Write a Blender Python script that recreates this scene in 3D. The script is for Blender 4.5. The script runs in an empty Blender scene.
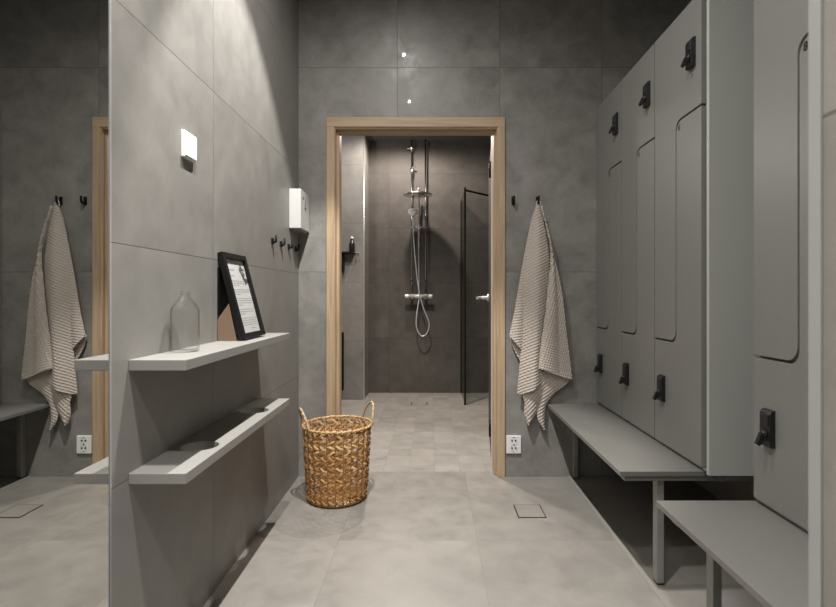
import bpy, bmesh, math, random
import numpy as np
from mathutils import Vector, Matrix
random.seed(7)
PI = math.pi
C = bpy.context.scene.collection
F, VX, VY, CAMZ = 521.4, 431.0, 296.0, 1.059      # focal length in px, vanishing point, eye height

# ------------------------------------------------------------------ materials
def mat(name):
    m = bpy.data.materials.new(name); m.use_nodes = True
    nt = m.node_tree
    return m, nt, nt.nodes['Principled BSDF']

def nd(nt, t, **kw):
    n = nt.nodes.new(t)
    for k, v in kw.items(): setattr(n, k, v)
    return n

def mth(nt, op, a, b=None, c=None):
    n = nd(nt, 'ShaderNodeMath', operation=op)
    for i, v in enumerate((a, b, c)):
        if v is None: continue
        if isinstance(v, (int, float)): n.inputs[i].default_value = v
        else: nt.links.new(v, n.inputs[i])
    return n.outputs[0]

def mixc(nt, fac, a, b, blend='MIX'):
    n = nd(nt, 'ShaderNodeMix', data_type='RGBA', blend_type=blend)
    for i, v in ((0, fac), (6, a), (7, b)):
        if isinstance(v, (int, float)): n.inputs[i].default_value = v
        elif isinstance(v, tuple): n.inputs[i].default_value = (*v, 1)
        else: nt.links.new(v, n.inputs[i])
    return n.outputs[2]

def noise(nt, vec, scale, detail=4, rough=.55, dist=0):
    n = nd(nt, 'ShaderNodeTexNoise')
    n.inputs['Scale'].default_value = scale; n.inputs['Detail'].default_value = detail
    n.inputs['Roughness'].default_value = rough; n.inputs['Distortion'].default_value = dist
    if vec is not None: nt.links.new(vec, n.inputs['Vector'])
    return n.outputs['Fac']

def ramp(nt, fac, lo, hi, a=0.0, b=1.0, smooth=True):
    n = nd(nt, 'ShaderNodeMapRange', interpolation_type='SMOOTHSTEP' if smooth else 'LINEAR')
    nt.links.new(fac, n.inputs[0])
    for i, v in ((1, lo), (2, hi), (3, a), (4, b)): n.inputs[i].default_value = v
    return n.outputs[0]

def plain(name, col, rough=.5, metal=0, spec=.5, var=.06, vscale=14, coat=0, bump=0):
    m, nt, p = mat(name)
    tc = nd(nt, 'ShaderNodeTexCoord')
    f = noise(nt, tc.outputs['Object'], vscale, 3)
    dark = tuple(c*(1-var) for c in col); lite = tuple(min(1, c*(1+var)) for c in col)
    nt.links.new(mixc(nt, f, dark, lite), p.inputs['Base Color'])
    p.inputs['Roughness'].default_value = rough; p.inputs['Metallic'].default_value = metal
    p.inputs['Specular IOR Level'].default_value = spec
    if coat: p.inputs['Coat Weight'].default_value = coat; p.inputs['Coat Roughness'].default_value = .03
    if bump:
        b = nd(nt, 'ShaderNodeBump'); b.inputs['Strength'].default_value = bump; b.inputs['Distance'].default_value = .002
        nt.links.new(noise(nt, tc.outputs['Object'], 220, 2), b.inputs['Height']); nt.links.new(b.outputs[0], p.inputs['Normal'])
    return m

def tile(name, ua, va, du, dv, ou, ov, col, rough=.42, grout=.0025, gcol=None, var=.10, tvar=.07, coat=0.0, spec=.5, gs=1.0):
    """Concrete-look porcelain tile laid in a grid in world metres (it stays put on the static walls)."""
    m, nt, p = mat(name)
    pos = nd(nt, 'ShaderNodeNewGeometry').outputs['Position']
    sep = nd(nt, 'ShaderNodeSeparateXYZ'); nt.links.new(pos, sep.inputs[0])
    out = {}
    for k, ax, d, o in (('u', ua, du, ou), ('v', va, dv, ov)):
        s = mth(nt, 'DIVIDE', mth(nt, 'SUBTRACT', sep.outputs[ax], o), d)
        fl = mth(nt, 'FLOOR', s); fr = mth(nt, 'SUBTRACT', s, fl)
        out[k] = (fl, mth(nt, 'MULTIPLY', mth(nt, 'MINIMUM', fr, mth(nt, 'SUBTRACT', 1.0, fr)), d))
    dist = mth(nt, 'MINIMUM', out['u'][1], out['v'][1])
    gm = ramp(nt, dist, grout*.4, grout*.9, 1, 0)
    cmb = nd(nt, 'ShaderNodeCombineXYZ'); nt.links.new(out['u'][0], cmb.inputs[0]); nt.links.new(out['v'][0], cmb.inputs[1])
    wn = nd(nt, 'ShaderNodeTexWhiteNoise', noise_dimensions='3D'); nt.links.new(cmb.outputs[0], wn.inputs['Vector'])
    add = nd(nt, 'ShaderNodeVectorMath', operation='MULTIPLY_ADD')
    nt.links.new(wn.outputs['Color'], add.inputs[0]); add.inputs[1].default_value = (9, 9, 9); nt.links.new(pos, add.inputs[2])
    n1 = noise(nt, add.outputs[0], 3.4, 7, .62, .6); n2 = noise(nt, add.outputs[0], 9, 6, .65, .3); n3 = noise(nt, add.outputs[0], 90, 3, .6)
    v = mth(nt, 'ADD', mth(nt, 'MULTIPLY', mth(nt, 'SUBTRACT', n1, .5), 2.4), mth(nt, 'MULTIPLY', mth(nt, 'SUBTRACT', n2, .5), 2.2))
    v = mth(nt, 'ADD', v, mth(nt, 'MULTIPLY', mth(nt, 'SUBTRACT', n3, .5), .7))
    fac = mth(nt, 'ADD', 1.0, mth(nt, 'MULTIPLY', v, var*3.2))
    fac = mth(nt, 'ADD', fac, mth(nt, 'MULTIPLY', mth(nt, 'SUBTRACT', wn.outputs['Value'], .5), tvar*2))
    vm = nd(nt, 'ShaderNodeVectorMath', operation='SCALE'); vm.inputs[0].default_value = col; nt.links.new(fac, vm.inputs['Scale'])
    g = gcol or tuple(c*.55 for c in col)
    nt.links.new(mixc(nt, mth(nt, 'MULTIPLY', gm, gs), vm.outputs[0], g), p.inputs['Base Color'])
    nt.links.new(ramp(nt, n2, .3, .7, rough-.06, rough+.08), p.inputs['Roughness'])
    p.inputs['Specular IOR Level'].default_value = spec
    if coat: p.inputs['Coat Weight'].default_value = coat; p.inputs['Coat Roughness'].default_value = .02
    b = nd(nt, 'ShaderNodeBump'); b.inputs['Strength'].default_value = .25; b.inputs['Distance'].default_value = .0015
    h = mth(nt, 'SUBTRACT', mth(nt, 'MULTIPLY', n3, .25), gm)
    nt.links.new(h, b.inputs['Height']); nt.links.new(b.outputs[0], p.inputs['Normal'])
    return m

def wood(name, col, axis, dark=.78):
    m, nt, p = mat(name)
    pos = nd(nt, 'ShaderNodeNewGeometry').outputs['Position']
    mp = nd(nt, 'ShaderNodeMapping'); nt.links.new(pos, mp.inputs[0])
    mp.inputs['Scale'].default_value = tuple(1.2 if i == axis else 26 for i in range(3))
    n = noise(nt, mp.outputs[0], 1.6, 5, .6, 1.2); n2 = noise(nt, pos, 3, 3)
    f = ramp(nt, n, .35, .72)
    c = mixc(nt, f, tuple(a*(1+.12) for a in col), tuple(a*dark for a in col))
    nt.links.new(mixc(nt, mth(nt, 'MULTIPLY', n2, .35), c, tuple(a*.8 for a in col)), p.inputs['Base Color'])
    p.inputs['Roughness'].default_value = .5
    return m

def clear(name, tint=(1, 1, 1), rough=.0, f0=.014, rim=1.0):
    m = bpy.data.materials.new(name); m.use_nodes = True; nt = m.node_tree; nt.nodes.clear()
    o = nd(nt, 'ShaderNodeOutputMaterial'); mx = nd(nt, 'ShaderNodeMixShader')
    t = nd(nt, 'ShaderNodeBsdfTransparent'); t.inputs[0].default_value = (*tint, 1)
    g = nd(nt, 'ShaderNodeBsdfGlossy'); g.inputs['Roughness'].default_value = rough
    lw = nd(nt, 'ShaderNodeLayerWeight'); lw.inputs[0].default_value = .5
    fr = mth(nt, 'MULTIPLY_ADD', mth(nt, 'POWER', lw.outputs['Facing'], 5.0), .55, f0)
    nt.links.new(fr, mx.inputs[0]); nt.links.new(t.outputs[0], mx.inputs[1]); nt.links.new(g.outputs[0], mx.inputs[2])
    if rim < 1: nt.links.new(mixc(nt, mth(nt, 'POWER', lw.outputs['Facing'], 5.0), tint, tuple(c*rim for c in tint)), t.inputs[0])
    nt.links.new(mx.outputs[0], o.inputs[0])
    return m

STONE = (.235, .226, .212)
M = {}
M['wall_left'] = tile('wall tile left', 'Y', 'Z', 1.2, .6, .66, -.011, STONE, .45, var=.06, tvar=.02)
M['wall_back'] = tile('wall tile back', 'X', 'Z', .6, 1.2, -.197, 0, STONE, .4, coat=.25, var=.125, tvar=.06)
M['wall_side'] = tile('wall tile side', 'Y', 'Z', .6, 1.2, .06, 0, STONE, .45, var=.07)
M['wall_near'] = tile('wall tile near', 'Y', 'Z', 1.2, .6, -.78, 0, (.27, .252, .23), .45, var=.06)
M['floor'] = tile('floor tile', 'X', 'Y', .6, .6, .2, 2.86, (.218, .206, .189), .42, var=.07, tvar=.06, gcol=(.155, .146, .133), gs=.5)
M['floor_shower'] = tile('floor tile small', 'X', 'Y', .155, .155, .022, 3.145, (.262, .248, .226), .45, var=.07, tvar=.07, gcol=(.17, .16, .145), gs=.5)
BROWN = (.100, .091, .084)
M['wall_shower'] = tile('wall tile shower', 'X', 'Z', 1.2, .6, -.46, 0, BROWN, .6, var=.10, tvar=.03, spec=.25)
M['wall_shower_block'] = tile('wall tile shower block', 'X', 'Z', 1.2, .6, -.66, 0, (.22, .212, .2), .55, spec=.3, var=.08, tvar=.03)
M['wall_shower_side'] = tile('wall tile shower side', 'Y', 'Z', 1.2, .6, .1, 0, BROWN, .42, var=.10)
M['ceiling'] = plain('ceiling paint', (.10, .097, .09), .9)
M['mirror'] = plain('mirror silvering', (.66, .665, .65), .0, 1, var=.0)
M['mirror_edge'] = plain('mirror polished edge', (.35, .37, .35), .3)
M['alu'] = plain('brushed aluminium', (.62, .62, .6), .38, .85, var=.04)
M['white_alu'] = plain('white coated aluminium', (.36, .365, .36), .45, 0, var=.03)
M['wood_v'] = wood('oiled pine upright', (.47, .345, .225), 2)
M['wood_h'] = wood('oiled pine rail', (.47, .345, .225), 0)
M['jamb_strip'] = plain('pale jamb strip', (.62, .56, .5), .5)
M['laminate'] = plain('warm grey laminate', (.216, .217, .204), .38, var=.03, vscale=40, spec=.5)
M['carcass'] = plain('locker carcass grey', (.20, .196, .185), .5, var=.03)
M['cabinet_end'] = plain('pale grey end panel', (.45, .46, .435), .42, var=.02)
M['bench'] = plain('bench board laminate', (.165, .162, .152), .5, var=.04, vscale=60)
M['bench_steel'] = plain('light grey coated steel', (.24, .236, .224), .42, var=.03)
M['black'] = plain('black plastic', (.012, .012, .013), .38, var=.1)
M['rubber'] = plain('black rubber foot', (.01, .01, .01), .8)
M['black_metal'] = plain('matt black metal', (.007, .007, .007), .5, var=.1, spec=.2)
M['chrome'] = plain('chrome', (.86, .86, .86), .22, 1, var=.02)
M['steel_hose'] = plain('satin steel hose', (.75, .75, .74), .45, .6, var=.02)
M['dull_chrome'] = plain('aged chrome pipe', (.36, .35, .34), .2, 1, var=.15)
M['white'] = plain('white plastic', (.80, .80, .79), .35, var=.02)
M['white_box'] = plain('off white coated steel', (.56, .56, .55), .4, var=.02)
M['shelf'] = plain('pale grey shelf laminate', (.262, .256, .243), .5, var=.04, vscale=50)
M['paper'] = plain('printed paper', (.66, .66, .64), .7, var=.03)
M['ink'] = plain('printed ink', (.10, .10, .10), .7)
M['ink_grey'] = plain('grey printed text', (.36, .36, .36), .7)
M['card'] = plain('brown backing card', (.21, .14, .095), .8, var=.08)
M['glass'] = clear('clear bottle glass', (.985, .99, .985), .0, .032, .42)
M['pane'] = clear('thin glass pane', (.96, .96, .96))
M['screen'] = clear('grey tinted shower glass', (.80, .83, .81))
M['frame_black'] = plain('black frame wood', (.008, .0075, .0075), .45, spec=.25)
M['dark_door'] = plain('dark grey door leaf', (.03, .03, .03), .5)
M['hole'] = plain('dark socket hole', (.01, .01, .01), .7)
M['grey_print'] = plain('grey print', (.2, .2, .2), .6)
M['drain_gap'] = plain('dark drain gap', (.02, .02, .018), .8)
M['towel'] = plain('beige waffle cotton', (.50, .445, .40), .95, var=.05, vscale=60, spec=.1)
M['wick1'] = plain('honey wicker', (.44, .235, .08), .36, var=.3, vscale=25, bump=.12)
M['wick2'] = plain('light wicker', (.58, .37, .17), .36, var=.3, vscale=25, bump=.12)
M['wick3'] = plain('brown wicker', (.28, .14, .048), .36, var=.3, vscale=25, bump=.12)
M['handle_wick'] = plain('pale cane handle', (.45, .33, .2), .5, var=.25, vscale=40)
M['amber'] = plain('black bottle plastic', (.012, .010, .009), .3)
M['strip'] = plain('grey floor strip', (.24, .23, .21), .5, var=.08)
M['under'] = plain('dark underside', (.05, .05, .048), .8)

# ------------------------------------------------------------------ mesh helpers
def B(): return bmesh.new()

def box(bm, x0, x1, y0, y1, z0, z1, mi=0, bev=0):
    r = bmesh.ops.create_cube(bm, size=1, matrix=Matrix.Translation(((x0+x1)/2, (y0+y1)/2, (z0+z1)/2)) @ Matrix.Diagonal((abs(x1-x0), abs(y1-y0), abs(z1-z0), 1)))
    vs = r['verts']; fs = {f for v in vs for f in v.link_faces}
    if bev:
        g = bmesh.ops.bevel(bm, geom=list({e for v in vs for e in v.link_edges}), offset=bev, segments=2, profile=.5, affect='EDGES')
        fs = set(g['faces']) | {f for f in fs if f.is_valid}
    for f in fs: f.material_index = mi
    return bm

def frame_of(d):
    d = d.normalized(); a = Vector((0, 0, 1)) if abs(d.z) < .9 else Vector((1, 0, 0))
    u = d.cross(a).normalized(); return u, d.cross(u).normalized()

def tube(bm, pts, r, n=12, mi=0, closed=False, flat=None, caps=True, roll=None):
    """Sweep a round (or elliptical: flat = (r_across, r_up)) section along points."""
    pts = [Vector(p) for p in pts]; L = len(pts); rings = []
    pu = None
    for i, p in enumerate(pts):
        if closed: d = pts[(i+1) % L] - pts[i-1]
        else: d = pts[min(i+1, L-1)] - pts[max(i-1, 0)]
        d.normalize()
        if flat:
            v = Vector((0, 0, 1)) - d*d.z; v.normalize(); u = d.cross(v)
            if roll: u, v = u*math.cos(roll[i])+v*math.sin(roll[i]), v*math.cos(roll[i])-u*math.sin(roll[i])
        else:
            if pu is None: u, v = frame_of(d)
            else:
                u = pu - d*pu.dot(d); u.normalize(); v = d.cross(u)
            pu = u
        rr = r[i] if isinstance(r, (list, tuple)) else r
        ra, rb = flat if flat else (rr, rr)
        rings.append([bm.verts.new(p + u*(ra*math.cos(2*PI*k/n)) + v*(rb*math.sin(2*PI*k/n))) for k in range(n)])
    for i in range(L if closed else L-1):
        a, b = rings[i], rings[(i+1) % L]
        for k in range(n):
            f = bm.faces.new((a[k], a[(k+1) % n], b[(k+1) % n], b[k])); f.material_index = mi; f.smooth = True
    if caps and not closed:
        for R, rev in ((rings[0], False), (rings[-1], True)):
            f = bm.faces.new(R if rev else R[::-1]); f.material_index = mi
    return bm

def cyl(bm, p0, p1, r, n=24, mi=0): return tube(bm, [p0, p1], r, n, mi)

def lathe(bm, prof, c=(0, 0, 0), n=40, mi=0, axis='Z'):
    """Revolve (r, h) pairs; ends with r = 0 close."""
    def P(r, h, a):
        q = Vector((r*math.cos(a), r*math.sin(a), h))
        if axis == 'X': q = Vector((h, q.x, q.y))
        if axis == 'Y': q = Vector((q.x, h, q.y))
        return q + Vector(c)
    rings = [[bm.verts.new(P(0, h, 0))] if r == 0 else [bm.verts.new(P(r, h, 2*PI*k/n)) for k in range(n)] for r, h in prof]
    for a, b in zip(rings, rings[1:]):
        for k in range(n):
            if len(a) == 1 and len(b) == 1: continue
            if len(a) == 1: vs = (a[0], b[(k+1) % n], b[k])
            elif len(b) == 1: vs = (a[k], a[(k+1) % n], b[0])
            else: vs = (a[k], a[(k+1) % n], b[(k+1) % n], b[k])
            f = bm.faces.new(vs); f.material_index = mi; f.smooth = True
    return bm

def prism(bm, poly, lo, hi, axis='X', mi=0):
    """Extrude a 2-D polygon along an axis: X -> (y, z), Y -> (x, z), Z -> (x, y)."""
    def P(a, b, h): return {'X': (h, a, b), 'Y': (a, h, b), 'Z': (a, b, h)}[axis]
    A = [bm.verts.new(P(a, b, lo)) for a, b in poly]; D = [bm.verts.new(P(a, b, hi)) for a, b in poly]
    fs = [bm.faces.new(A), bm.faces.new(D)]
    n = len(poly)
    for i in range(n): fs.append(bm.faces.new((A[i], A[(i+1) % n], D[(i+1) % n], D[i])))
    for f in fs: f.material_index = mi
    return bm

def arc(cx, cy, r, a0, a1, n=8):
    return [(cx + r*math.cos(math.radians(a0+(a1-a0)*i/n)), cy + r*math.sin(math.radians(a0+(a1-a0)*i/n))) for i in range(n+1)]

def obj(name, bm, mats, parent=None, bevel=0, recalc=True, sharp=35):
    if recalc: bmesh.ops.recalc_face_normals(bm, faces=bm.faces)
    me = bpy.data.meshes.new(name); bm.to_mesh(me); bm.free()
    for k in (mats if isinstance(mats, (list, tuple)) else [mats]): me.materials.append(M[k])
    o = bpy.data.objects.new(name, me); C.objects.link(o)
    if parent is not None:
        o.parent = parent
        q = parent; loc = Vector((0, 0, 0))
        while q is not None: loc += q.location; q = q.parent
        me.transform(Matrix.Translation(-loc))
    else:
        # origin at the base of the thing
        vs = np.empty(len(me.vertices)*3); me.vertices.foreach_get('co', vs); vs = vs.reshape(-1, 3)
        c = (vs.min(0)+vs.max(0))/2; base = Vector((c[0], c[1], vs[:, 2].min()))
        me.transform(Matrix.Translation(-base)); o.location = base
    if bevel:
        b = o.modifiers.new('bevel', 'BEVEL'); b.width = bevel; b.segments = 2; b.limit_method = 'ANGLE'; b.angle_limit = math.radians(40)
    return o

def tag(o, label, cat, group=None, kind=None):
    o['label'] = label; o['category'] = cat
    if group: o['group'] = group
    if kind: o['kind'] = kind
    return o

def thing(name, label, cat, loc, group=None, kind=None):
    o = bpy.data.objects.new(name, None); C.objects.link(o); o.location = loc; o.empty_display_size = .1
    return tag(o, label, cat, group, kind)

def struct(name, bm, m, label, cat, bevel=0):
    return tag(obj(name, bm, m, bevel=bevel), label, cat, kind='structure')

def W(px, py, Y):
    """Point of the photograph at depth Y, in room metres."""
    return Vector(((px-VX)*Y/F, Y, CAMZ-(py-VY)*Y/F))

def glyph(text, size, at, xdir, ydir):
    """Lettering as a bmesh lying in the plane (xdir, ydir) at a point."""
    cu = bpy.data.curves.new('lettering', 'FONT'); cu.body = text; cu.size = size; cu.extrude = .0003; cu.offset = size*.03
    cu.align_x = 'CENTER'; cu.align_y = 'CENTER'
    t = bpy.data.objects.new('lettering', cu); C.objects.link(t)
    dg = bpy.context.evaluated_depsgraph_get(); dg.update()
    me = bpy.data.meshes.new_from_object(t.evaluated_get(dg))
    bpy.data.objects.remove(t); bpy.data.curves.remove(cu)
    xd, yd = Vector(xdir), Vector(ydir); zd = xd.cross(yd)
    R = Matrix((xd, yd, zd)).transposed().to_4x4(); R.translation = Vector(at)
    me.transform(R)
    bm = B(); bm.from_mesh(me); bpy.data.meshes.remove(me)
    return bm

# ------------------------------------------------------------------ the room
BACK = 3.06; LW = -.777; TH = .10
CEIL = 3.1; NEAR = -1.3; RW = 1.5
OL, OR_, OT = -.585, .415, 2.07                   # rough door opening in the back wall
box_w = lambda *a: box(B(), *a)

struct('floor', box_w(-1.6, RW+.1, NEAR, 3.145, -.1, 0), 'floor', 'grey stone tile floor of the changing room', 'floor')
struct('floor_shower', box_w(-1.6, 1.1, 3.145, 5.8, -.1, 0), 'floor_shower', 'small square grey tiles on the shower room floor', 'floor')
struct('ceiling', box_w(-1.0, RW+.1, NEAR, BACK, CEIL, CEIL+.1), 'ceiling', 'dark ceiling above the changing room', 'ceiling')
struct('ceiling_shower', box_w(-1.6, 1.1, BACK+TH, 5.8, 2.75, 2.85), 'ceiling', 'dark ceiling above the shower room', 'ceiling')
b = B(); box(b, LW-.06, LW, 1.266, BACK, 0, CEIL)
struct('wall_left', b, 'wall_left', 'grey tiled left wall carrying the two shelves', 'wall')
b = B(); box(b, LW-.09, LW-.02, NEAR, 1.262, 0, CEIL)
struct('wall_left_recess', b, 'wall_side', 'left wall behind the mirror', 'wall')
b = B()
box(b, -1.6, OL, BACK, BACK+TH, 0, CEIL); box(b, OR_, RW+.1, BACK, BACK+TH, 0, CEIL); box(b, OL, OR_, BACK, BACK+TH, OT, CEIL)
struct('wall_back', b, 'wall_back', 'grey tiled back wall around the shower doorway', 'wall')
struct('wall_right', box_w(RW, RW+.1, NEAR, BACK, 0, CEIL), 'wall_side', 'right wall behind the lockers', 'wall')
struct('wall_near', box_w(-1.0, RW+.1, NEAR-.1, NEAR, 0, CEIL), 'wall_back', 'wall behind the camera', 'wall')
PX, PY = .31, .4262
b = B(); box(b, PX, RW, NEAR, PY-.004, 0, CEIL)
struct('wall_right_front', b, 'wall_near', 'blurred tiled wall end at the right edge of the picture', 'wall')
b = B(); box(b, PX-.0015, PX+.012, PY-.0135, PY, 0, CEIL)
struct('trim_1', b, 'white_alu', 'pale metal edge strip on the near right wall end', 'trim')
b = B(); box(b, 1.0, RW, PY, 1.203, 0, CEIL)
struct('wall_right_niche', b, 'wall_side', 'wall closing the locker niche at the near end', 'wall')
b = B(); box(b, LW-.004, LW+.0008, 1.262, 1.2665, 0, CEIL)
struct('trim_2', b, 'white_alu', 'thin pale edge strip between tiled left wall and mirror', 'trim')
b = B(); box(b, .798, .826, .43, BACK, 0, .0025)
struct('trim_3', b, 'strip', 'narrow pale strip in the floor under the bench legs', 'trim')

FAR = 5.704; BLK = 5.325; BX = -.681
struct('wall_shower_back', box_w(BX-.05, 1.1, FAR, FAR+.1, 0, 2.85), 'wall_shower', 'brown grey tiled wall behind the shower', 'wall')
b = B(); box(b, -1.6, BX, BLK, FAR, 0, 2.85)
struct('wall_shower_block', b, 'wall_shower_block', 'light grey tiled projection left of the shower', 'wall')
b = B(); box(b, BX-.008, BX+.002, BLK-.002, BLK+.008, 0, 2.75)
struct('trim_4', b, 'alu', 'bright metal corner strip on the shower wall projection', 'trim')
struct('wall_shower_left', box_w(-1.7, -1.6, BACK+TH, FAR, 0, 2.85), 'wall_shower_side', 'left wall of the shower room', 'wall')
struct('wall_shower_right', box_w(1.0, 1.1, BACK+TH, FAR, 0, 2.85), 'wall_shower_side', 'right wall of the shower room', 'wall')

# ------------------------------------------------------------------ doorway with open leaf
d = thing('door_1', 'light wood door frame around the shower doorway with dark leaf standing open', 'door', ((-.6116+.4334)/2, BACK, 0), kind='structure')
CF, CB = BACK-.014, BACK
for nm, a in (('casing', (-.6116, -.5666, CF, CB, 0, 2.048)), ('casing', (.391, .4334, CF, CB, 0, 2.048))):
    obj(nm, box(B(), *a), 'wood_v', d, bevel=.002)
obj('casing', box(B(), -.6116, .4334, CF, CB, 2.048, 2.105), 'wood_h', d, bevel=.002)
obj('jamb', box(B(), OL, -.560, CB-.006, CB+.03, 0, 2.07), 'wood_v', d, bevel=.002)
obj('jamb', box(B(), OL, -.542, CB+.03, CB+TH, 0, 2.07), 'wood_v', d, bevel=.002)
obj('jamb', box(B(), .385, OR_, CB-.006, CB+.03, 0, 2.07), 'wood_v', d, bevel=.002)
obj('jamb', box(B(), .372, OR_, CB+.03, CB+TH, 0, 2.07), 'wood_v', d, bevel=.002)
obj('head', box(B(), -.56, .385, CB-.006, CB+.03, 2.040, 2.07), 'wood_h', d, bevel=.002)
obj('head', box(B(), -.542, .372, CB+.03, CB+TH, 2.03, 2.07), 'wood_h', d, bevel=.002)
for x0, x1 in ((-.58, -.566), (.3735, .41)):
    o = obj('jamb_strip', box(B(), x0, x1, CB+TH, CB+TH+.085, 0, 2.05), 'jamb_strip', d); o['label'] = 'pale strip behind the wooden jamb'  # strip set behind each jamb, coloured paler than the frame wood
# leaf swung fully into the shower room
hx, hy, ang = .376, 3.25, math.atan2(.078, .86)
R = Matrix.Translation((hx, hy, 0)) @ Matrix.Rotation(-ang, 4, 'Z')
def rot(bm): bmesh.ops.transform(bm, matrix=R, verts=bm.verts); return bm
leaf = obj('door_leaf', rot(box(B(), 0, .04, 0, .86, .012, 2.03)), 'dark_door', d, bevel=.002); leaf['label'] = 'dark grey door leaf seen edge on'
b = B()
lathe(b, [(0, 0), (.030, 0), (.030, -.010), (.014, -.016), (.012, -.06), (0, -.06)], (0, .74, 1.045), axis='X')
tube(b, [(-.052, .74, 1.045), (-.078, .74, 1.045), (-.086, .73, 1.045), (-.088, .60, 1.045)], .011)
o = obj('handle', rot(b), 'steel_hose', leaf); o['label'] = 'chrome lever handle'
for z in (.23, 1.85):
    b = B(); cyl(b, (-.006, .012, z-.05), (-.006, .012, z+.05), .009); obj('hinge', rot(b), 'black_metal', leaf)

# ------------------------------------------------------------------ mirror
mr = thing('wall_mirror', 'tall frameless mirror at the left edge, flush with the tiled wall', 'mirror', (LW-.01, .35, 0))
obj('glass_backing', box(B(), LW-.0195, LW+.001, -.5, 1.250, .003, 2.4), 'mirror_edge', mr)
obj('reflecting_face', box(B(), LW+.001, LW+.004, -.5, 1.250, .003, 2.4), 'mirror', mr)

# ------------------------------------------------------------------ shelves
SF = -.629
def shelf(z, label, holes):
    b = B(); y0, y1 = 1.339, 2.322; t = .028
    s = tag(obj('wall_shelf', box(b, LW, SF, y0, y1, z-t, z), 'shelf'), label, 'shelf', 'shelves on the left wall')
    for i, (hx_, hy_) in enumerate(holes):
        cb = B(); cyl(cb, (hx_, hy_, z-.1), (hx_, hy_, z+.1), .054, 48)
        c = obj('cutter', cb, 'shelf'); m = s.modifiers.new('hole', 'BOOLEAN'); m.object = c; m.operation = 'DIFFERENCE'; m.solver = 'EXACT'
        dg = bpy.context.evaluated_depsgraph_get(); dg.update()
        me = bpy.data.meshes.new_from_object(s.evaluated_get(dg)); s.modifiers.clear(); s.data = me; me.name = 'wall_shelf'
        bpy.data.objects.remove(c)
    bv = s.modifiers.new('bevel', 'BEVEL'); bv.width = .0015; bv.segments = 2; bv.limit_method = 'ANGLE'
    return s
SZ1, SZ2 = .895, .603
shelf(SZ1, 'upper pale grey wall shelf carrying a glass bottle and a black frame', [])
shelf(SZ2, 'lower pale grey wall shelf with two round cut-out holes', [(-.704, 1.589), (-.704, 2.08)])

# glass bottle
def bottle(cx, cy, z):
    b = B()
    out = [(0, .0), (.034, 0), (.0385, .003), (.040, .010), (.040, .118), (.0385, .127), (.033, .137), (.021, .153), (.0125, .164), (.0108, .168), (.0108, .171)]
    ins = [(.0085, .171), (.0085, .167), (.0100, .162), (.0185, .151), (.0305, .135), (.036, .126), (.0377, .117), (.0377, .012), (.034, .007), (0, .006)]
    lathe(b, out+ins, (cx, cy, z), 56)
    t = thing('glass_bottle', 'clear empty glass bottle standing on the upper shelf', 'bottle', (cx, cy, z))
    obj('body', b, 'glass', t)
    b = B(); lathe(b, [(.0108, .168), (.0128, .168), (.0134, .171), (.0134, .176), (.0124, .178), (.0085, .178), (.0085, .171)], (cx, cy, z), 40)
    obj('neck_ring', b, 'glass', t)
bottle(-.727, 1.541, SZ1)

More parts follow.
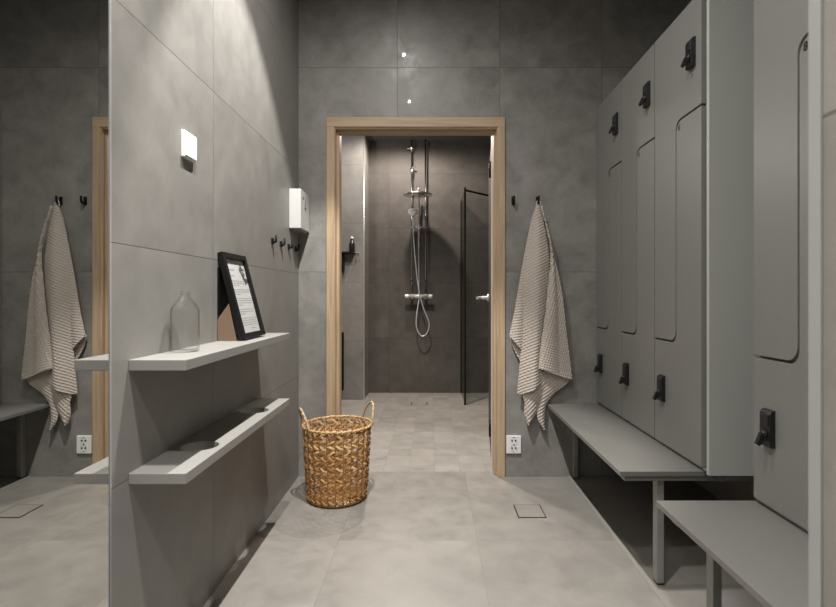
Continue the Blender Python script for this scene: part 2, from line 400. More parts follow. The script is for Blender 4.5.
# black picture frame leaning on its card easel
def picture():
    y0, y1 = 1.896, 2.136; H = .33; xb, tilt = -.676, math.asin(.083/.33)
    t = thing('picture_frame', 'black framed printed notice leaning back on the upper shelf', 'picture frame', (xb, (y0+y1)/2, SZ1))
    # local: a along y, h up the frame, n out of the face
    up = Vector((-math.sin(tilt), 0, math.cos(tilt))); nn = Vector((math.cos(tilt), 0, math.sin(tilt)))
    O = Vector((xb-.008, 0, SZ1+.0055))
    T = Matrix(((nn.x, 0, up.x, O.x), (0, 1, 0, 0), (nn.z, 0, up.z, O.z), (0, 0, 0, 1)))
    def lay(bm): bmesh.ops.transform(bm, matrix=T, verts=bm.verts); return bm
    w = .021
    b = B()
    for a in ((-.014, .008, y0, y0+w, 0, H), (-.014, .008, y1-w, y1, 0, H), (-.014, .008, y0+w, y1-w, 0, w), (-.014, .008, y0+w, y1-w, H-w, H)): box(b, *a, bev=.0015)
    obj('moulding', lay(b), 'frame_black', t)
    pp = obj('paper', lay(box(B(), -.006, -.004, y0+w, y1-w, w, H-w)), 'paper', t); pp['label'] = 'white printed sheet with a dark leaf drawing'
    b = B(); rnd = random.Random(3)
    # reading direction seen from +x is +y ... lines of small grey words
    yl, yr = y0+w+.022, y1-w-.030
    z = H-w-.050; k = 0
    def words(z, ya, yb, h):
        y = ya
        while y < yb-.006:
            l = min(rnd.uniform(.006, .02), yb-y); box(b, -.004, -.0036, y, y+l, z, z+h, 0); y += l+.0035
    words(H-w-.045, yl+.004, yl+.06, .006); words(H-w-.068, yl+.012, yl+.05, .006)
    for para in (3, 3, 4, 3, 5, 3):
        z -= .008
        for q in range(para):
            z -= .0088
            if z < w+.04: break
            words(z-.02, yl, yr+.02 if q < para-1 else yl+.07, .0034)
    words(w+.014, y0+w+.11, y0+w+.16, .004)
    obj('printed_text', lay(b), 'ink_grey', pp)
    b = B()
    # leaf sprig hanging from the top right corner of the sheet
    def leafb(y, z, l, a, wd):
        pts = []
        for s in (1, -1):
            for i in range(7):
                q = i/6 if s == 1 else 1-i/6
                if s == -1 and i in (0, 6): continue
                pts.append((y+l*q*math.cos(a)-s*wd*math.sin(PI*q)*math.sin(a), z+l*q*math.sin(a)+s*wd*math.sin(PI*q)*math.cos(a)))
        prism(b, pts, -.004, -.0035)
    for i in range(16):
        q = i/15
        leafb(y1-w-.052+.03*q+rnd.uniform(-.006, .006), H-w-.014-.075*q, .03, math.radians(-60+rnd.uniform(-75, 75)), .0055)
    obj('leaf_drawing', lay(b), 'ink', pp)
    obj('glass', lay(box(B(), -.002, -.0005, y0+w-.002, y1-w+.002, w-.002, H-w+.002)), 'pane', t)
    obj('backing_board', lay(box(B(), -.013, -.0065, y0+w-.004, y1-w+.004, w-.004, H-w+.004)), 'black', t)
    # easel: a wedge of brown card; behind it a thin black panel on the wall
    b = B()
    prism(b, [(LW+.002, SZ1), (LW+.002, SZ1+.079), (-.735, SZ1+.136), (-.706, SZ1)], y0-.003, y0, 'Y')
    k = obj('black_panel', box(B(), LW+.001, LW+.005, y0-.002, y1-.03, SZ1, SZ1+.268), 'frame_black', t); k['label'] = 'thin black panel against the wall'
    e = obj('easel', b, 'card', t); e['label'] = 'brown card easel behind the frame'
picture()

# ------------------------------------------------------------------ things on the left wall
t = thing('wall_switch', 'white square switch high on the tiled left wall', 'switch', (LW, 1.662, 1.4935))
obj('housing', box(B(), LW-.001, LW+.011, 1.620, 1.704, 1.4935, 1.577, bev=.002), 'white', t)
obj('rocker', box(B(), LW+.0105, LW+.0145, 1.624, 1.700, 1.4975, 1.573, bev=.002), 'white', t)

DX = -.712
t = thing('paper_dispenser', 'white box dispenser in the corner above the black hooks', 'dispenser', (LW, 2.955, 1.425))
obj('housing', box(B(), LW, DX, 2.851, 3.056, 1.430, 1.647, bev=.004), 'white_box', t)
b = B(); box(b, LW+.012, DX-.012, 2.865, 3.03, 1.4215, 1.4305, bev=.002); o = obj('outlet', b, 'grey_print', t); o['label'] = 'grey underside outlet'
o = obj('level_window', box(B(), DX, DX+.0015, 2.93, 2.965, 1.556, 1.600), 'alu', t); o['label'] = 'small shiny level window'
o = obj('logo', box(B(), DX, DX+.0012, 2.885, 2.92, 1.598, 1.610), 'grey_print', t); o['label'] = 'small grey printed mark'
o = obj('lock', box(B(), DX, DX+.0022, 2.945, 2.965, 1.546, 1.556), 'black', t); o['label'] = 'small black lock'

def hook_left(y, z, label):
    t = thing('coat_hook', label, 'hook', (LW, y, z), 'black hooks on the left wall')
    obj('plate', box(B(), LW-.001, LW+.008, y-.012, y+.012, z-.020, z+.010, bev=.0015), 'black_metal', t)
    b = B(); tube(b, [(LW+.006, y, z-.008), (LW+.017, y, z-.010), (LW+.0205, y, z-.006), (LW+.021, y, z+.024)], .0055, 10)
    obj('prong', b, 'black_metal', t)
for y, l in ((2.546, 'black hook nearest the picture frame on the left wall'), (2.692, 'second black hook from the picture frame on the left wall'),
             (2.838, 'third black hook from the picture frame, left of the dispenser'), (2.985, 'black hook closest to the corner, under the white dispenser')):
    hook_left(y, 1.332, l)

# ------------------------------------------------------------------ back wall: hooks, towel, socket
def hook_back(x, z, label):
    t = thing('coat_hook', label, 'hook', (x, BACK, z), 'black hooks on the back wall')
    obj('plate', box(B(), x-.009, x+.009, BACK-.007, BACK, z-.024, z+.024, bev=.0015), 'black_metal', t)
    b = B(); tube(b, [(x, BACK-.005, z-.012), (x, BACK-.030, z-.016), (x, BACK-.038, z-.012), (x, BACK-.041, z+.022)], .0065, 10)
    obj('prong', b, 'black_metal', t)
hook_back(.481, 1.617, 'empty black hook beside the door frame')
hook_back(.624, 1.617, 'black hook holding the beige towel')

def resample(pts, n):
    """Smooth polyline (Catmull-Rom) sampled evenly by length."""
    P = np.array(pts, float)
    Q = np.vstack([2*P[0]-P[1], P, 2*P[-1]-P[-2]]); S = []
    for i in range(1, len(Q)-2):
        p0, p1, p2, p3 = Q[i-1:i+3]
        for tt in np.linspace(0, 1, 30, endpoint=False):
            S.append(.5*((2*p1)+(-p0+p2)*tt+(2*p0-5*p1+4*p2-p3)*tt**2+(-p0+3*p1-3*p2+p3)*tt**3))
    S.append(P[-1]); S = np.array(S)
    L = np.r_[0, np.cumsum(np.linalg.norm(np.diff(S, axis=0), axis=1))]
    u = np.linspace(0, L[-1], n)
    return np.stack([np.interp(u, L, S[:, k]) for k in range(S.shape[1])], 1)

def sheet(left, right, top, bottom, yfun, rotdeg, nu, nv, cell=.0155, amp=.0043, wa=.5):
    """Coons patch between four outlines given in picture px at the towel's depth -> waffle cloth grid."""
    Lc, Rc, Tc, Bc = resample(left, nv), resample(right, nv), resample(top, nu), resample(bottom, nu)
    u = np.linspace(0, 1, nu)[None, :, None]; v = np.linspace(0, 1, nv)[:, None, None]
    S = (1-u)*Lc[:, None]+u*Rc[:, None]+(1-v)*Tc[None]+v*Bc[None] - ((1-u)*(1-v)*Lc[0]+u*(1-v)*Rc[0]+(1-u)*v*Lc[-1]+u*v*Rc[-1])
    D = 2.99
    X = (S[..., 0]-VX)*D/F; Z = CAMZ-(S[..., 1]-VY)*D/F
    Y = yfun(np.broadcast_to(u[..., 0], X.shape), np.broadcast_to(v[..., 0], X.shape), X, Z)
    P = np.stack([X, Y, Z], -1)
    du = np.gradient(P, axis=1); dv = np.gradient(P, axis=0)
    N = np.cross(du, dv); N /= np.linalg.norm(N, axis=-1, keepdims=True)+1e-12
    N[N[..., 1] > 0] *= -1
    a = math.radians(rotdeg)
    # cloth length grows where the surface turns away in depth
    ca = (X*math.cos(a)+Z*math.sin(a)+.5*Y)/cell; cb = (-X*math.sin(a)+Z*math.cos(a))/cell
    r1 = wa*np.abs(np.cos(PI*ca))**5; r2 = np.abs(np.cos(PI*cb))**5
    P = P+N*(amp*np.maximum(r1, r2))[..., None]
    return P

def towel():
    bm = B()
    def add(P, back=.004):
        nv, nu = P.shape[:2]
        g = [[bm.verts.new(P[j, i]) for i in range(nu)] for j in range(nv)]
        fs = []
        for j in range(nv-1):
            for i in range(nu-1):
                f = bm.faces.new((g[j][i], g[j][i+1], g[j+1][i+1], g[j+1][i])); f.smooth = True; fs.append(f)
        # hem and back of the cloth: a second coarse skin a few millimetres behind
        jj = list(range(0, nv-1, 6))+[nv-1]; ii = list(range(0, nu-1, 6))+[nu-1]
        h = [[bm.verts.new(Vector(P[j, i])+Vector((0, back, 0))) for i in ii] for j in jj]
        for a in range(len(jj)-1):
            for c in range(len(ii)-1):
                f = bm.faces.new((h[a][c], h[a+1][c], h[a+1][c+1], h[a][c+1])); f.smooth = True
    front = 2.985
    # main middle drape
    add(sheet([(537, 205), (532.5, 226), (526, 262), (523, 290), (522.5, 330), (521, 360), (518, 395)],
              [(540, 204), (546, 232), (550, 262), (549, 300), (547, 330), (545, 355), (546, 377)],
              [(537, 205), (538.5, 204), (540, 204)], [(518, 395), (523, 394), (533, 389), (541, 382), (546, 377)],
              lambda u, v, X, Z: front+.022 - .030*np.sin(PI*u)**.8*np.clip(v*3, .25, 1) + .012*np.sin(u*2.6*PI+.6)*v, 27, 100, 420))
    # right panel, in front, folded over along its left edge
    add(sheet([(541, 206), (547, 228), (550, 245), (550.5, 262), (548, 287), (545.5, 312), (541.5, 339), (537, 368)],
              [(542.5, 205), (546.5, 228), (551.5, 250), (558, 273), (563, 300), (566.5, 330), (573, 380)],
              [(541, 206), (541.8, 205), (542.5, 205)], [(537, 368), (545, 370), (556, 374.5), (566, 378.5), (573, 380)],
              lambda u, v, X, Z: front-.012 + .022*np.clip(1-v*5, 0, 1) - .016*np.sin(PI*np.clip(u*1.6, 0, 1))*np.clip(v*2, 0, 1) + .032*u*v + .010*(1-np.clip(u*8, 0, 1)), -16, 120, 460, .0140, .0042, 1.0))
    # left flap behind
    add(sheet([(536.5, 206), (532, 220), (526, 250), (521, 277), (515.5, 310), (510, 336)],
              [(538, 205), (535, 226), (530, 262), (527, 300), (526, 330), (525, 352)],
              [(536.5, 206), (537.2, 205.5), (538, 205)], [(510, 336), (515, 342), (521, 349), (525, 352)],
              lambda u, v, X, Z: front+.030 - .014*np.sin(PI*u)*v, 10, 60, 330))
    # hidden turned-under part of the left flap
    add(sheet([(511, 336), (513, 345), (518, 356)], [(524, 320), (524, 340), (524, 365)], [(511, 336), (518, 328), (524, 320)], [(518, 356), (521, 361), (524, 365)],
              lambda u, v, X, Z: front+.052 + 0*u, -20, 40, 50))
    # lower left tip
    add(sheet([(522, 385), (523.5, 397), (525.5, 404), (525, 414), (527, 421), (529, 425.5)],
              [(547, 370), (546, 383), (541, 400), (536, 415), (532, 421), (529.6, 425.5)],
              [(522, 385), (535, 376), (547, 370)], [(529, 425.5), (529.3, 425.8), (529.6, 425.5)],
              lambda u, v, X, Z: front+.024 - .016*np.sin(PI*u) + .010*v, 50, 60, 140))
    # right lower part with the second tip
    add(sheet([(536, 366), (537, 385), (538, 404), (539, 420), (545, 430.5)],
              [(572.5, 379), (566, 387), (556, 394.5), (548.5, 404), (546.5, 414), (546, 430.5)],
              [(536, 366), (552, 370), (572.5, 379)], [(545, 430.5), (545.5, 431), (546, 430.5)],
              lambda u, v, X, Z: front+.036 - .012*np.sin(PI*u)+.010*u, 35, 90, 160))
    t = thing('bath_towel', 'beige waffle weave towel hanging from a black hook beside the bench', 'towel', (.62, 3.0, .27))
    obj('cloth', bm, 'towel', t, recalc=False)
    b = B(); hz = 1.600
    tube(b, [(.6105, BACK-.034, 1.581), (.612, BACK-.034, 1.600), (.616, BACK-.034, 1.609), (.624, BACK-.0335, 1.6115), (.632, BACK-.034, 1.609), (.636, BACK-.034, 1.600), (.6375, BACK-.034, 1.581)], .0022, 8)
    o = obj('hanging_loop', b, 'white', t); o['label'] = 'white hanging loop'
towel()

t = thing('wall_socket', 'white double wall socket low beside the door frame', 'socket', (.484, BACK, .137))
obj('plate', box(B(), .4405, .5275, BACK-.012, BACK, .137, .242, bev=.003), 'white', t)
for zc in (.2145, .1705):
    b = B(); lathe(b, [(.0225, -.011), (.0225, -.0135), (.0205, -.0135), (.0205, -.0095), (.0, -.0095)], (.484, BACK, zc), axis='Y')
    o = obj('outlet', b, 'white', t)
    b = B()
    for dx in (-.0105, .0105): cyl(b, (.484+dx, BACK-.0155, zc), (.484+dx, BACK-.009, zc), .0048, 14)
    for dz in (-.019, .019): box(b, .4815, .4865, BACK-.0155, BACK-.009, zc+dz-.002, zc+dz+.002)
    q = obj('pin_hole', b, 'hole', o); q['label'] = 'dark pin holes and earth clips'

# ------------------------------------------------------------------ wicker basket
def basket():
    cx, cy = -.493, 2.739; r0, r1, H = .150, .172, .388
    t = thing('wicker_basket', 'round brown wicker laundry basket with two handles on the floor', 'basket', (cx, cy, 0))
    rnd = random.Random(5)
    NS = 26
    rad = lambda z: r0+(r1-r0)*(z/H)**.8
    b = B()
    # base disc
    lathe(b, [(0, .004), (r0-.004, .004), (r0+.002, .010), (r0-.006, .016), (0, .016)], (cx, cy, 0), 48, 2)
    # upright stakes
    for k in range(NS):
        a = 2*PI*k/NS
        tube(b, [(cx+rad(z)*math.cos(a), cy+rad(z)*math.sin(a), z) for z in np.linspace(.008, H-.004, 8)], .0035, 8, 2)
    # flat strands woven in and out, rising and dipping so that neighbours cross between the stakes
    rows = 13; step = (H-.03)/rows
    for j in range(rows):
        zc = .016+step*(j+.5); tight = j/rows
        for s in (0, 1):
            ph = PI*s; pts = []; roll = []; n = NS*10
            tl = rnd.uniform(-.003, .003); pz = rnd.uniform(0, 6.28); gap = .0098+rnd.uniform(-.0015, .0015)
            for i in range(n):
                a = 2*PI*i/n
                w = math.sin(NS/2*a+ph+PI*(j % 2))
                z = zc+gap*(-1)**j*math.sin(NS/2*a+ph+PI/2+PI*(j % 2))+tl*math.sin(a+pz)+.0018*math.sin(7*a+pz)+.0012*math.sin(23*a+pz*2)
                r = rad(z)+.0062*w
                pts.append((cx+r*math.cos(a), cy+r*math.sin(a), z))
                roll.append(.35*(-1)**j*math.sin(NS/2*a+ph+PI*(j % 2)+.9)+.2*math.sin(3*a+pz))
            tube(b, pts, 0, 8, rnd.choice((0, 0, 1, 2)), closed=True, flat=(.0014, .0044+.0026*tight), roll=roll)
    obj('woven_body', b, ['wick1', 'wick2', 'wick3'], t)
    b = B()
    for s in range(3):
        pts = []
        for i in range(180):
            a = 2*PI*i/180; q = a*14+s*2*PI/3
            r = r1+.006+.0035*math.cos(q); pts.append((cx+r*math.cos(a), cy+r*math.sin(a), H-.002+.0035*math.sin(q)))
        tube(b, pts, .0036, 8, s % 2, closed=True)
    obj('rim', b, ['wick2', 'wick1'], t)
    for am in (math.radians(206), math.radians(26)):
        b = B()
        for s in range(2):
            pts = []
            for i in range(41):
                q = i/40; a = am+math.radians(-26+52*q)
                up = math.sin(PI*q); h = .088*max(up, 0)**.6
                r = r1+.010+.010*up
                tw = q*26+s*PI
                pts.append((cx+(r+.0028*math.cos(tw))*math.cos(a), cy+(r+.0028*math.cos(tw))*math.sin(a), H-.012+h+.02*up+.0028*math.sin(tw)))
            tube(b, pts, .0042, 8)
        obj('handle', b, 'handle_wick', t)
basket()

# ------------------------------------------------------------------ floor drains
def drain(x0, x1, y0, y1, label, name='floor_drain'):
    t = thing(name, label, 'drain', ((x0+x1)/2, (y0+y1)/2, 0), 'drain covers in the floor')
    b = B(); w = .006
    for a in ((x0, x1, y0, y0+w), (x0, x1, y1-w, y1), (x0, x0+w, y0+w, y1-w), (x1-w, x1, y0+w, y1-w)): box(b, *a, 0, .0022)
    obj('gap', b, 'drain_gap', t)
    obj('cover', box(B(), x0+w, x1-w, y0+w, y1-w, 0, .0032), 'floor', t)
drain(.416, .552, 2.487, 2.641, 'square tiled drain cover in the changing room floor near the socket')
t = thing('floor_drain', 'small metal floor drain under the shower', 'drain', (-.115, 5.14, 0), 'drain covers in the floor')
obj('grate', box(B(), -.195, -.035, 5.06, 5.22, 0, .003), 'floor_shower', t)
for x in (-.19, -.04): obj('slot', box(B(), x-.006, x+.006, 5.09, 5.17, .0028, .0042), 'drain_gap', t)

# ------------------------------------------------------------------ lockers
ZB, ZT, ZL, ZH = .442, 2.160, .876, 1.748
def locker(X, ya, yb, n_up, n_low, label):
    """Unit between depths ya (near) and yb (far), door faces at X looking left."""
    t = thing('locker', label, 'locker', (X+.25, (ya+yb)/2, ZB-.0122), 'grey lockers with interlocking doors')
    g = .0042; ym = (ya+yb)/2; dth = .018
    b = B(); box(b, X+dth+.003, X+.50, ya+.001, yb-.001, ZB-.0122, ZT, 0)
    obj('cabinet_body', b, 'carcass', t, bevel=.001)
    r = .042
    # lower door: full width below ZL, near half up to ZH, rounded top corner
    low = [(ya+g, ZB), (yb-g, ZB), (yb-g, ZL-g)] + arc(ym-g+r, ZL-g+r, r, 270, 180) [0:0] 
    low += [(ym-g+r, ZL-g)] + arc(ym-g+r, ZL-g+r, r, 270, 180)[1:] + [(ym-g, ZH-g-r)] + arc(ym-g-r, ZH-g-r, r, 0, 90)[1:] + [(ya+g, ZH-g)]
    upd = [(yb-g, ZT), (ya+g, ZT), (ya+g, ZH+g), (ym+g-r, ZH+g)] + arc(ym+g-r, ZH+g-r, r, 90, 0)[1:] + [(ym+g, ZL+g+r)] + arc(ym+g+r, ZL+g+r, r, 180, 270)[1:] + [(yb-g, ZL+g)]
    # note: y grows away from the camera, so the near half is ya..ym
    for poly, nm, yl, zl, num, ny, nz in ((upd, 'upper', ya+.066, 1.960, n_up, yb-.03, ZT-.04), (low, 'lower', yb-.082, .674, n_low, ym-.0275, ZH-.030)):
        dr = obj('door', prism(B(), poly, X, X+dth), 'laminate', t, bevel=.0008)
        dr['label'] = nm+' door of the locker, L-shaped with a rounded corner'
        lk = B()
        s = 1
        # plate with a slanting top, slide pocket and a thumb turn pointing down and out
        prism(lk, [(X-.0005, zl-.054), (X-.013, zl-.054), (X-.016, zl-.049), (X-.016, zl+.042), (X-.010, zl+.052), (X-.0005, zl+.054)], yl-.024, yl+.024, 'Y')
        box(lk, X-.0185, X-.0155, yl-.018, yl+.018, zl+.006, zl+.040, bev=.001)
        lathe(lk, [(0, -.016), (.015, -.016), (.015, -.021), (.013, -.023), (0, -.023)], (X, yl, zl-.018), 24, 0, 'X')
        lathe(lk, [(0, -.0225), (.0075, -.0225), (.0075, -.0245), (0, -.0245)], (X, yl, zl-.016), 18, 1, 'X')
        prism(lk, [(X-.024, zl-.012), (X-.030, zl-.014), (X-.043, zl-.046), (X-.034, zl-.052), (X-.020, zl-.036)], yl-.0065, yl+.0065, 'Y')
        k = obj('lock', lk, ['black', 'dull_chrome'], dr, bevel=.0012); k['label'] = 'black turn lock'
        if num:
            gb = glyph(num, .033, (X-.0004, ny, nz), (0, -1, 0), (0, 0, 1))
            obj('number', gb, 'black', dr)
    # pale bottom ledge under the doors
    obj('bottom_rail', box(B(), X+.012, X+dth+.003, ya+.001, yb-.001, ZB-.0122, ZB-.003), 'carcass', t)
    return t
LX, LX2 = .972, .990
ys = [3.058, 2.663, 2.267, 1.871]
locker(LX, ys[1], ys[0], None, '2', 'grey locker standing in the corner against the back wall')
locker(LX, ys[2], ys[1], None, '4', 'grey locker in the middle of the row of three behind the far bench')
locker(LX, ys[3], ys[2], None, '6', 'grey locker with the pale end panel, nearest of the row of three')
locker(LX2, 1.206, 1.604, None, '8', 'grey locker numbered 8 above the near bench at the right edge')

t = thing('end_panel', 'pale grey upright panel closing the near end of the locker row', 'panel', (1.22, 1.84, .4298))
obj('sheet', box(B(), LX, LX+.50, 1.823, 1.840, .4298, 2.9), 'cabinet_end', t, bevel=.001)
obj('filler_strip', box(B(), LX+.02, LX+.50, 1.8405, 1.8695, .4298, ZT), 'carcass', t)
obj('filler_ledge', box(B(), LX+.001, LX+.02, 1.8405, 1.8695, .4395, .4425), 'alu', t)['label'] = 'thin shiny ledge'

# ------------------------------------------------------------------ benches (they also carry the lockers)
def bench(xf, xl, y0, y1, legs, label):
    t = thing('locker_bench', label, 'bench', ((xf+xl)/2, (y0+y1)/2, 0), 'grey benches in front of the lockers')
    zt = .429
    obj('seat_board', box(B(), xf, xl+.030, y0, y1, zt-.018, zt), 'bench', t, bevel=.0015)
    for x in (.826, 1.41):
        obj('long_rail', box(B(), x+.003, x+.023, min(legs)+.025, max(legs), zt-.0385, zt-.0185), 'bench_steel', t, bevel=.001)
    for yl in legs:
        obj('cross_rail', box(B(), xf+.020, 1.436, yl-.02, yl+.02, zt-.0385, zt-.0182), 'bench_steel', t, bevel=.001)
    for x0, x1 in ((xl+.034, xl+.06), (1.40, 1.43)):
        obj('locker_bearer', box(B(), x0, x1, y0 if y0 < 1 else y0-.048, y1, zt-.0185, .4298), 'under', t)
    for yl in legs:
        for x in (.826, 1.41):
            l = obj('leg', box(B(), x, x+.026, yl, yl+.038, .008, zt-.0385), 'bench_steel', t, bevel=.002)
            f = obj('foot', box(B(), x+.002, x+.024, yl+.002, yl+.036, 0.0025, .008), 'rubber', l); f['label'] = 'black foot'
bench(.679, LX, 1.873, 3.055, (1.905, 3.016), 'far grey bench under the row of three lockers')
bench(.694, LX2, .45, 1.607, (.60, 1.527), 'near grey bench cut by the lower right edge of the picture')

# ------------------------------------------------------------------ shower room
sw = thing('shower_set', 'chrome rain shower with hand shower, mixer and pipes on the shower wall', 'shower', (-.13, FAR, 1.0))
YS = 5.64
xl_, xr_ = -.207, -.060
b = B(); cyl(b, (xl_, YS, 1.075), (xl_, YS, 2.75), .0085); 
for z in (1.20, 1.74): lathe(b, [(.010, -.010), (.016, -.010), (.016, .010), (.010, .010)], (xl_, YS, z), 20)
pl = obj('supply_pipe', b, 'dull_chrome', sw)
b = B(); cyl(b, (xr_, YS, 1.075), (xr_, YS, 2.75), .0085)
lathe(b, [(.010, -.010), (.016, -.010), (.016, .010), (.010, .010)], (xr_, YS, 1.20), 20)
obj('supply_pipe', b, 'dull_chrome', sw)
for x in (xl_, xr_):
    for z in (1.205, 2.05):
        b = B(); cyl(b, (x, YS, z), (x, FAR, z), .006, 12); lathe(b, [(0, -.001), (.017, -.001), (.017, -.006), (.006, -.008)], (x, FAR, z), 20, axis='Y'); obj('pipe_clamp', b, 'chrome', sw)
b = B()
cyl(b, (xl_-.05, YS-.006, 2.655), (xl_+.018, YS-.006, 2.655), .010, 16); lathe(b, [(0, -.035), (.014, -.035), (.014, .035), (0, .035)], (xl_, YS-.006, 2.655), 20)
obj('shut_off_valve', b, 'chrome', sw); b = B()
lathe(b, [(0, -.03), (.016, -.03), (.018, 0), (.016, .03), (0, .03)], (xl_, YS-.004, 2.41), 20)
cyl(b, (xl_, YS, 2.45), (xl_+.035, YS-.02, 2.455), .008, 14)
obj('shut_off_valve', b, 'chrome', sw)
# thermostatic mixer bar
XM = -.130; YM = 5.60; ZM = 1.055
b = B(); tube(b, [(-.235, YM, ZM), (-.03, YM, ZM)], .022, 28); mb = obj('mixer_bar', b, 'steel_hose', sw)
for x in (xl_, xr_): b = B(); cyl(b, (x, YM+.01, ZM), (x, FAR-.004, ZM), .015, 20); lathe(b, [(0, -.001), (.032, -.001), (.030, -.010), (.015, -.012)], (x, FAR, ZM), 28, axis='Y'); cyl(b, (x, YS, ZM-.005), (x, YS, ZM+.03), .013, 16); obj('wall_union', b, 'chrome', mb)
for s, x in ((-1, -.235), (1, -.03)):
    b = B(); lathe(b, [(0, 0), (.020, 0), (.024, s*.006), (.024, s*.040), (.021, s*.046), (0, s*.046)], (x, YM, ZM), 28, axis='X'); obj('knob', b, 'steel_hose', mb)
b = B(); cyl(b, (XM, YM, ZM-.018), (XM, YM, ZM-.045), .011, 18); obj('hose_outlet', b, 'chrome', mb)
b = B(); cyl(b, (XM, YM, ZM+.015), (XM, YM, ZM+.05), .014, 18); obj('riser_socket', b, 'chrome', mb)
# riser with arm and rain head
b = B(); RZ = 2.17
tube(b, [(XM, YM, ZM+.04), (XM, YM, 1.6), (XM, YM, RZ-.04), (XM, YM-.02, RZ-.005), (XM, YM-.06, RZ+.005), (XM, 5.40, RZ+.0), (XM, 5.345, RZ-.010), (XM, 5.335, RZ-.04)], .010, 16); obj('riser_pipe', b, 'chrome', sw)
b = B(); lathe(b, [(0, .035), (.02, .035), (.022, .016), (.14, .007), (.150, .002), (.150, -.006), (.146, -.010), (0, -.010)], (XM-.005, 5.335, RZ-.072), 48); obj('rain_head', b, 'chrome', sw)
b = B(); cyl(b, (XM, YM, 1.93), (XM, FAR, 1.93), .007, 12); lathe(b, [(0, -.001), (.02, -.001), (.02, -.008), (.007, -.01)], (XM, FAR, 1.93), 20, axis='Y'); obj('riser_bracket', b, 'chrome', sw)
# sliding holder and hand shower
b = B(); cyl(b, (-.222, YM-.012, 1.795), (-.05, YM-.012, 1.795), .0085, 14); lathe(b, [(.010, -.022), (.018, -.022), (.018, .022), (.010, .022)], (XM, YM, 1.795), 22); obj('slide_holder', b, 'steel_hose', sw)
hs = Vector((-.190, YM-.05, 0))
b = B()
tube(b, [(hs.x, YM-.02, 1.775), (hs.x, YM-.035, 1.85), (hs.x-.002, YM-.06, 1.93)], [.010, .011, .013], 16)
lathe(b, [(0, .022), (.03, .018), (.052, .006), (.052, -.004), (.046, -.012), (0, -.014)], (0, 0, 0), 36)
# tilt only the head verts
hv = [v for v in b.verts if v.co.y > -.2 and v.co.y < .2]
bmesh.ops.transform(b, matrix=Matrix.Translation((hs.x-.003, YM-.085, 1.945)) @ Matrix.Rotation(math.radians(50), 4, 'X'), verts=hv)
hd = obj('hand_shower', b, 'white', sw); hd['label'] = 'pale hand shower head with short handle'
hp = [(hs.x, YM-.02, 1.775), (-.184, YM-.022, 1.65), (-.168, YM-.03, 1.45), (-.145, YM-.034, 1.22), (-.118, YM-.036, 1.06), (-.080, YM-.036, .93), (-.030, YM-.034, .80), (-.020, YM-.032, .74), (-.045, YM-.03, .66), (-.095, YM-.028, .63), (-.140, YM-.028, .68), (-.158, YM-.028, .76), (-.152, YM-.022, .87), (-.136, YM-.008, .97), (XM, YM, ZM-.045)]
b = B(); tube(b, [tuple(p) for p in resample(hp, 120)], .0062, 10); obj('hose', b, 'steel_hose', sw)

# glass screen
gs_ = thing('shower_screen', 'narrow glass shower screen with black edge profiles beside the rain shower', 'shower screen', (.33, 5.38, 0))
obj('glass_pane', box(B(), .327, .335, 5.078, FAR-.012, .004, 2.10), 'screen', gs_)
obj('edge_profile', box(B(), .322, .340, 5.060, 5.080, .0, 2.115), 'black_metal', gs_)
obj('edge_profile', box(B(), .322, .340, FAR-.017, FAR-.002, .0, 2.10), 'black_metal', gs_)
b = B(); tube(b, [(.331, 5.072, 2.088), (.92, FAR-.02, 2.088)], .010, 12); obj('support_bar', b, 'black_metal', gs_)

# small black shelf and soap bottle on the light projection
t = thing('corner_shelf', 'small black bracket shelf on the light shower wall', 'shelf', (-.83, BLK, 1.32))
SHZ = 1.505
obj('board', box(B(), -.905, -.775, BLK-.10, BLK, SHZ-.018, SHZ, bev=.001), 'black_metal', t)
obj('bracket', box(B(), -.905, -.882, BLK-.07, BLK, SHZ-.20, SHZ-.018, bev=.001), 'black_metal', t)
b = B(); tube(b, [(-.775, BLK-.095, SHZ-.012), (-.737, BLK-.095, SHZ-.012), (-.737, BLK-.004, SHZ-.012), (-.775, BLK-.004, SHZ-.012)], .004, 10); obj('side_rail', b, 'chrome', t)
t = thing('soap_bottle', 'small black soap bottle with white pump cap on the black shower shelf', 'bottle', (-.80, BLK-.05, SHZ))
b = B(); lathe(b, [(0, 0), (.026, 0), (.028, .004), (.028, .082), (.024, .094), (.018, .098), (.018, .128), (0, .128)], (-.80, BLK-.05, SHZ), 28); obj('body', b, 'amber', t)
b = B(); lathe(b, [(0, .128), (.012, .128), (.016, .140), (.014, .152), (0, .156)], (-.80, BLK-.05, SHZ), 24); obj('pump_cap', b, 'white', t)

t = thing('towel_bar', 'black upright bar low on the light shower wall', 'bar', (-.894, BLK, .10))
obj('bar', box(B(), -.905, -.883, BLK-.055, BLK-.037, .105, .692, bev=.002), 'black_metal', t)
for z in (.17, .62): obj('mount', box(B(), -.900, -.888, BLK-.038, BLK, z-.01, z+.01), 'black_metal', t)

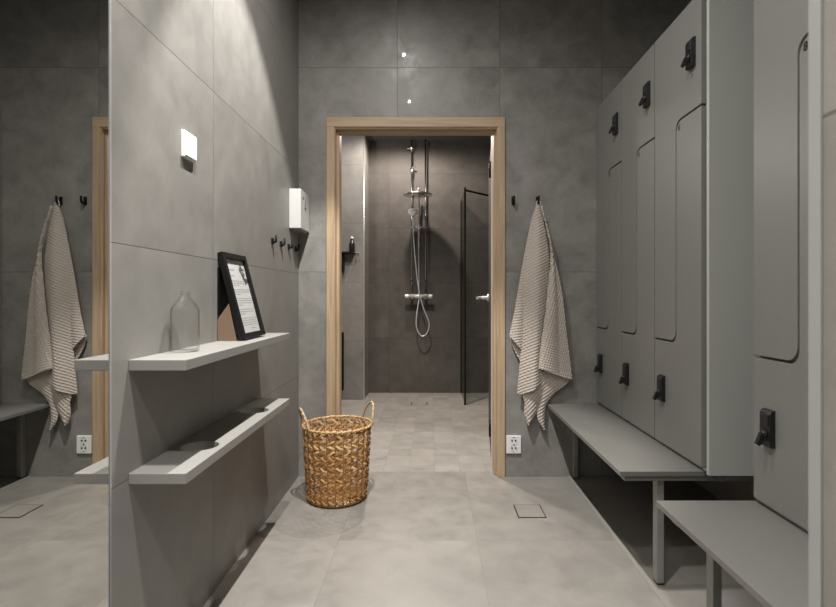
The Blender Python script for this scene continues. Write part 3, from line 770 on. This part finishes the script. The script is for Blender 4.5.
# ------------------------------------------------------------------ light
def spot(name, loc, power, half, blend, col, radius=.02, aim=(0, 0, -1)):
    l = bpy.data.lights.new(name, 'SPOT'); l.energy = power; l.spot_size = math.radians(2*half); l.spot_blend = blend
    l.color = col; l.shadow_soft_size = radius
    o = bpy.data.objects.new(name, l); C.objects.link(o); o.location = loc
    o.rotation_euler = Vector(aim).to_track_quat('-Z', 'Y').to_euler()
    return o
WARM = (1, .965, .915); WARM2 = (1, .89, .785)
tx, ty = math.tan(math.radians(-6)), math.tan(math.radians(9))
for y, p, h, bl, sp in ((1.86, 260, 31.7, .28, 75), (.82, 180, 36, .8, 75), (-.22, 90, 36, .8, 88)):  # third entry: unseen lamp added behind the camera, continuing the row, for foreground and panel
    spot('ceiling_spot', (-.22, y, CEIL-.03), p, h, bl, WARM, .011, (tx, ty, -1))
    spot('spill_fill', (-.225, y-.085, CEIL-.03), sp, 84, .9, WARM, .008)  # added wide fill light standing in for the stray light of each spot
spot('shower_spot', (-.28, 5.03, 2.72), 85, 88, .4, WARM2, .04)
spot('shower_spot', (-.25, 4.20, 2.72), 215, 55, .9, WARM2, .05)
def lamp(name, loc, power, col, r):
    l = bpy.data.lights.new(name, 'POINT'); l.energy = power; l.color = col; l.shadow_soft_size = r
    o = bpy.data.objects.new(name, l); C.objects.link(o); o.location = loc
lamp('washroom_lamp', (-.9, 4.36, 2.25), 18, (1, .96, .92), .05)

w = bpy.data.worlds.new('World'); bpy.context.scene.world = w; w.use_nodes = True
w.node_tree.nodes['Background'].inputs[0].default_value = (.9, .95, 1, 1); w.node_tree.nodes['Background'].inputs[1].default_value = .02

# ------------------------------------------------------------------ camera
cam = bpy.data.cameras.new('Camera'); co = bpy.data.objects.new('Camera', cam); C.objects.link(co)
co.location = (0, 0, CAMZ); co.rotation_euler = (PI/2, 0, 0)
cam.sensor_fit = 'HORIZONTAL'; cam.sensor_width = 36; cam.lens = F/836*36
cam.shift_x = -(VX-418)/836; cam.shift_y = (VY-303.5)/836
cam.clip_start = .02
cam.dof.use_dof = True; cam.dof.focus_distance = 2.4; cam.dof.aperture_fstop = 8
sc = bpy.context.scene; sc.camera = co
sc.view_settings.view_transform = 'Standard'; sc.view_settings.look = 'None'; sc.view_settings.exposure = 0; sc.view_settings.gamma = 1
sc.view_settings.use_curve_mapping = False
sc.cycles.use_denoising = True
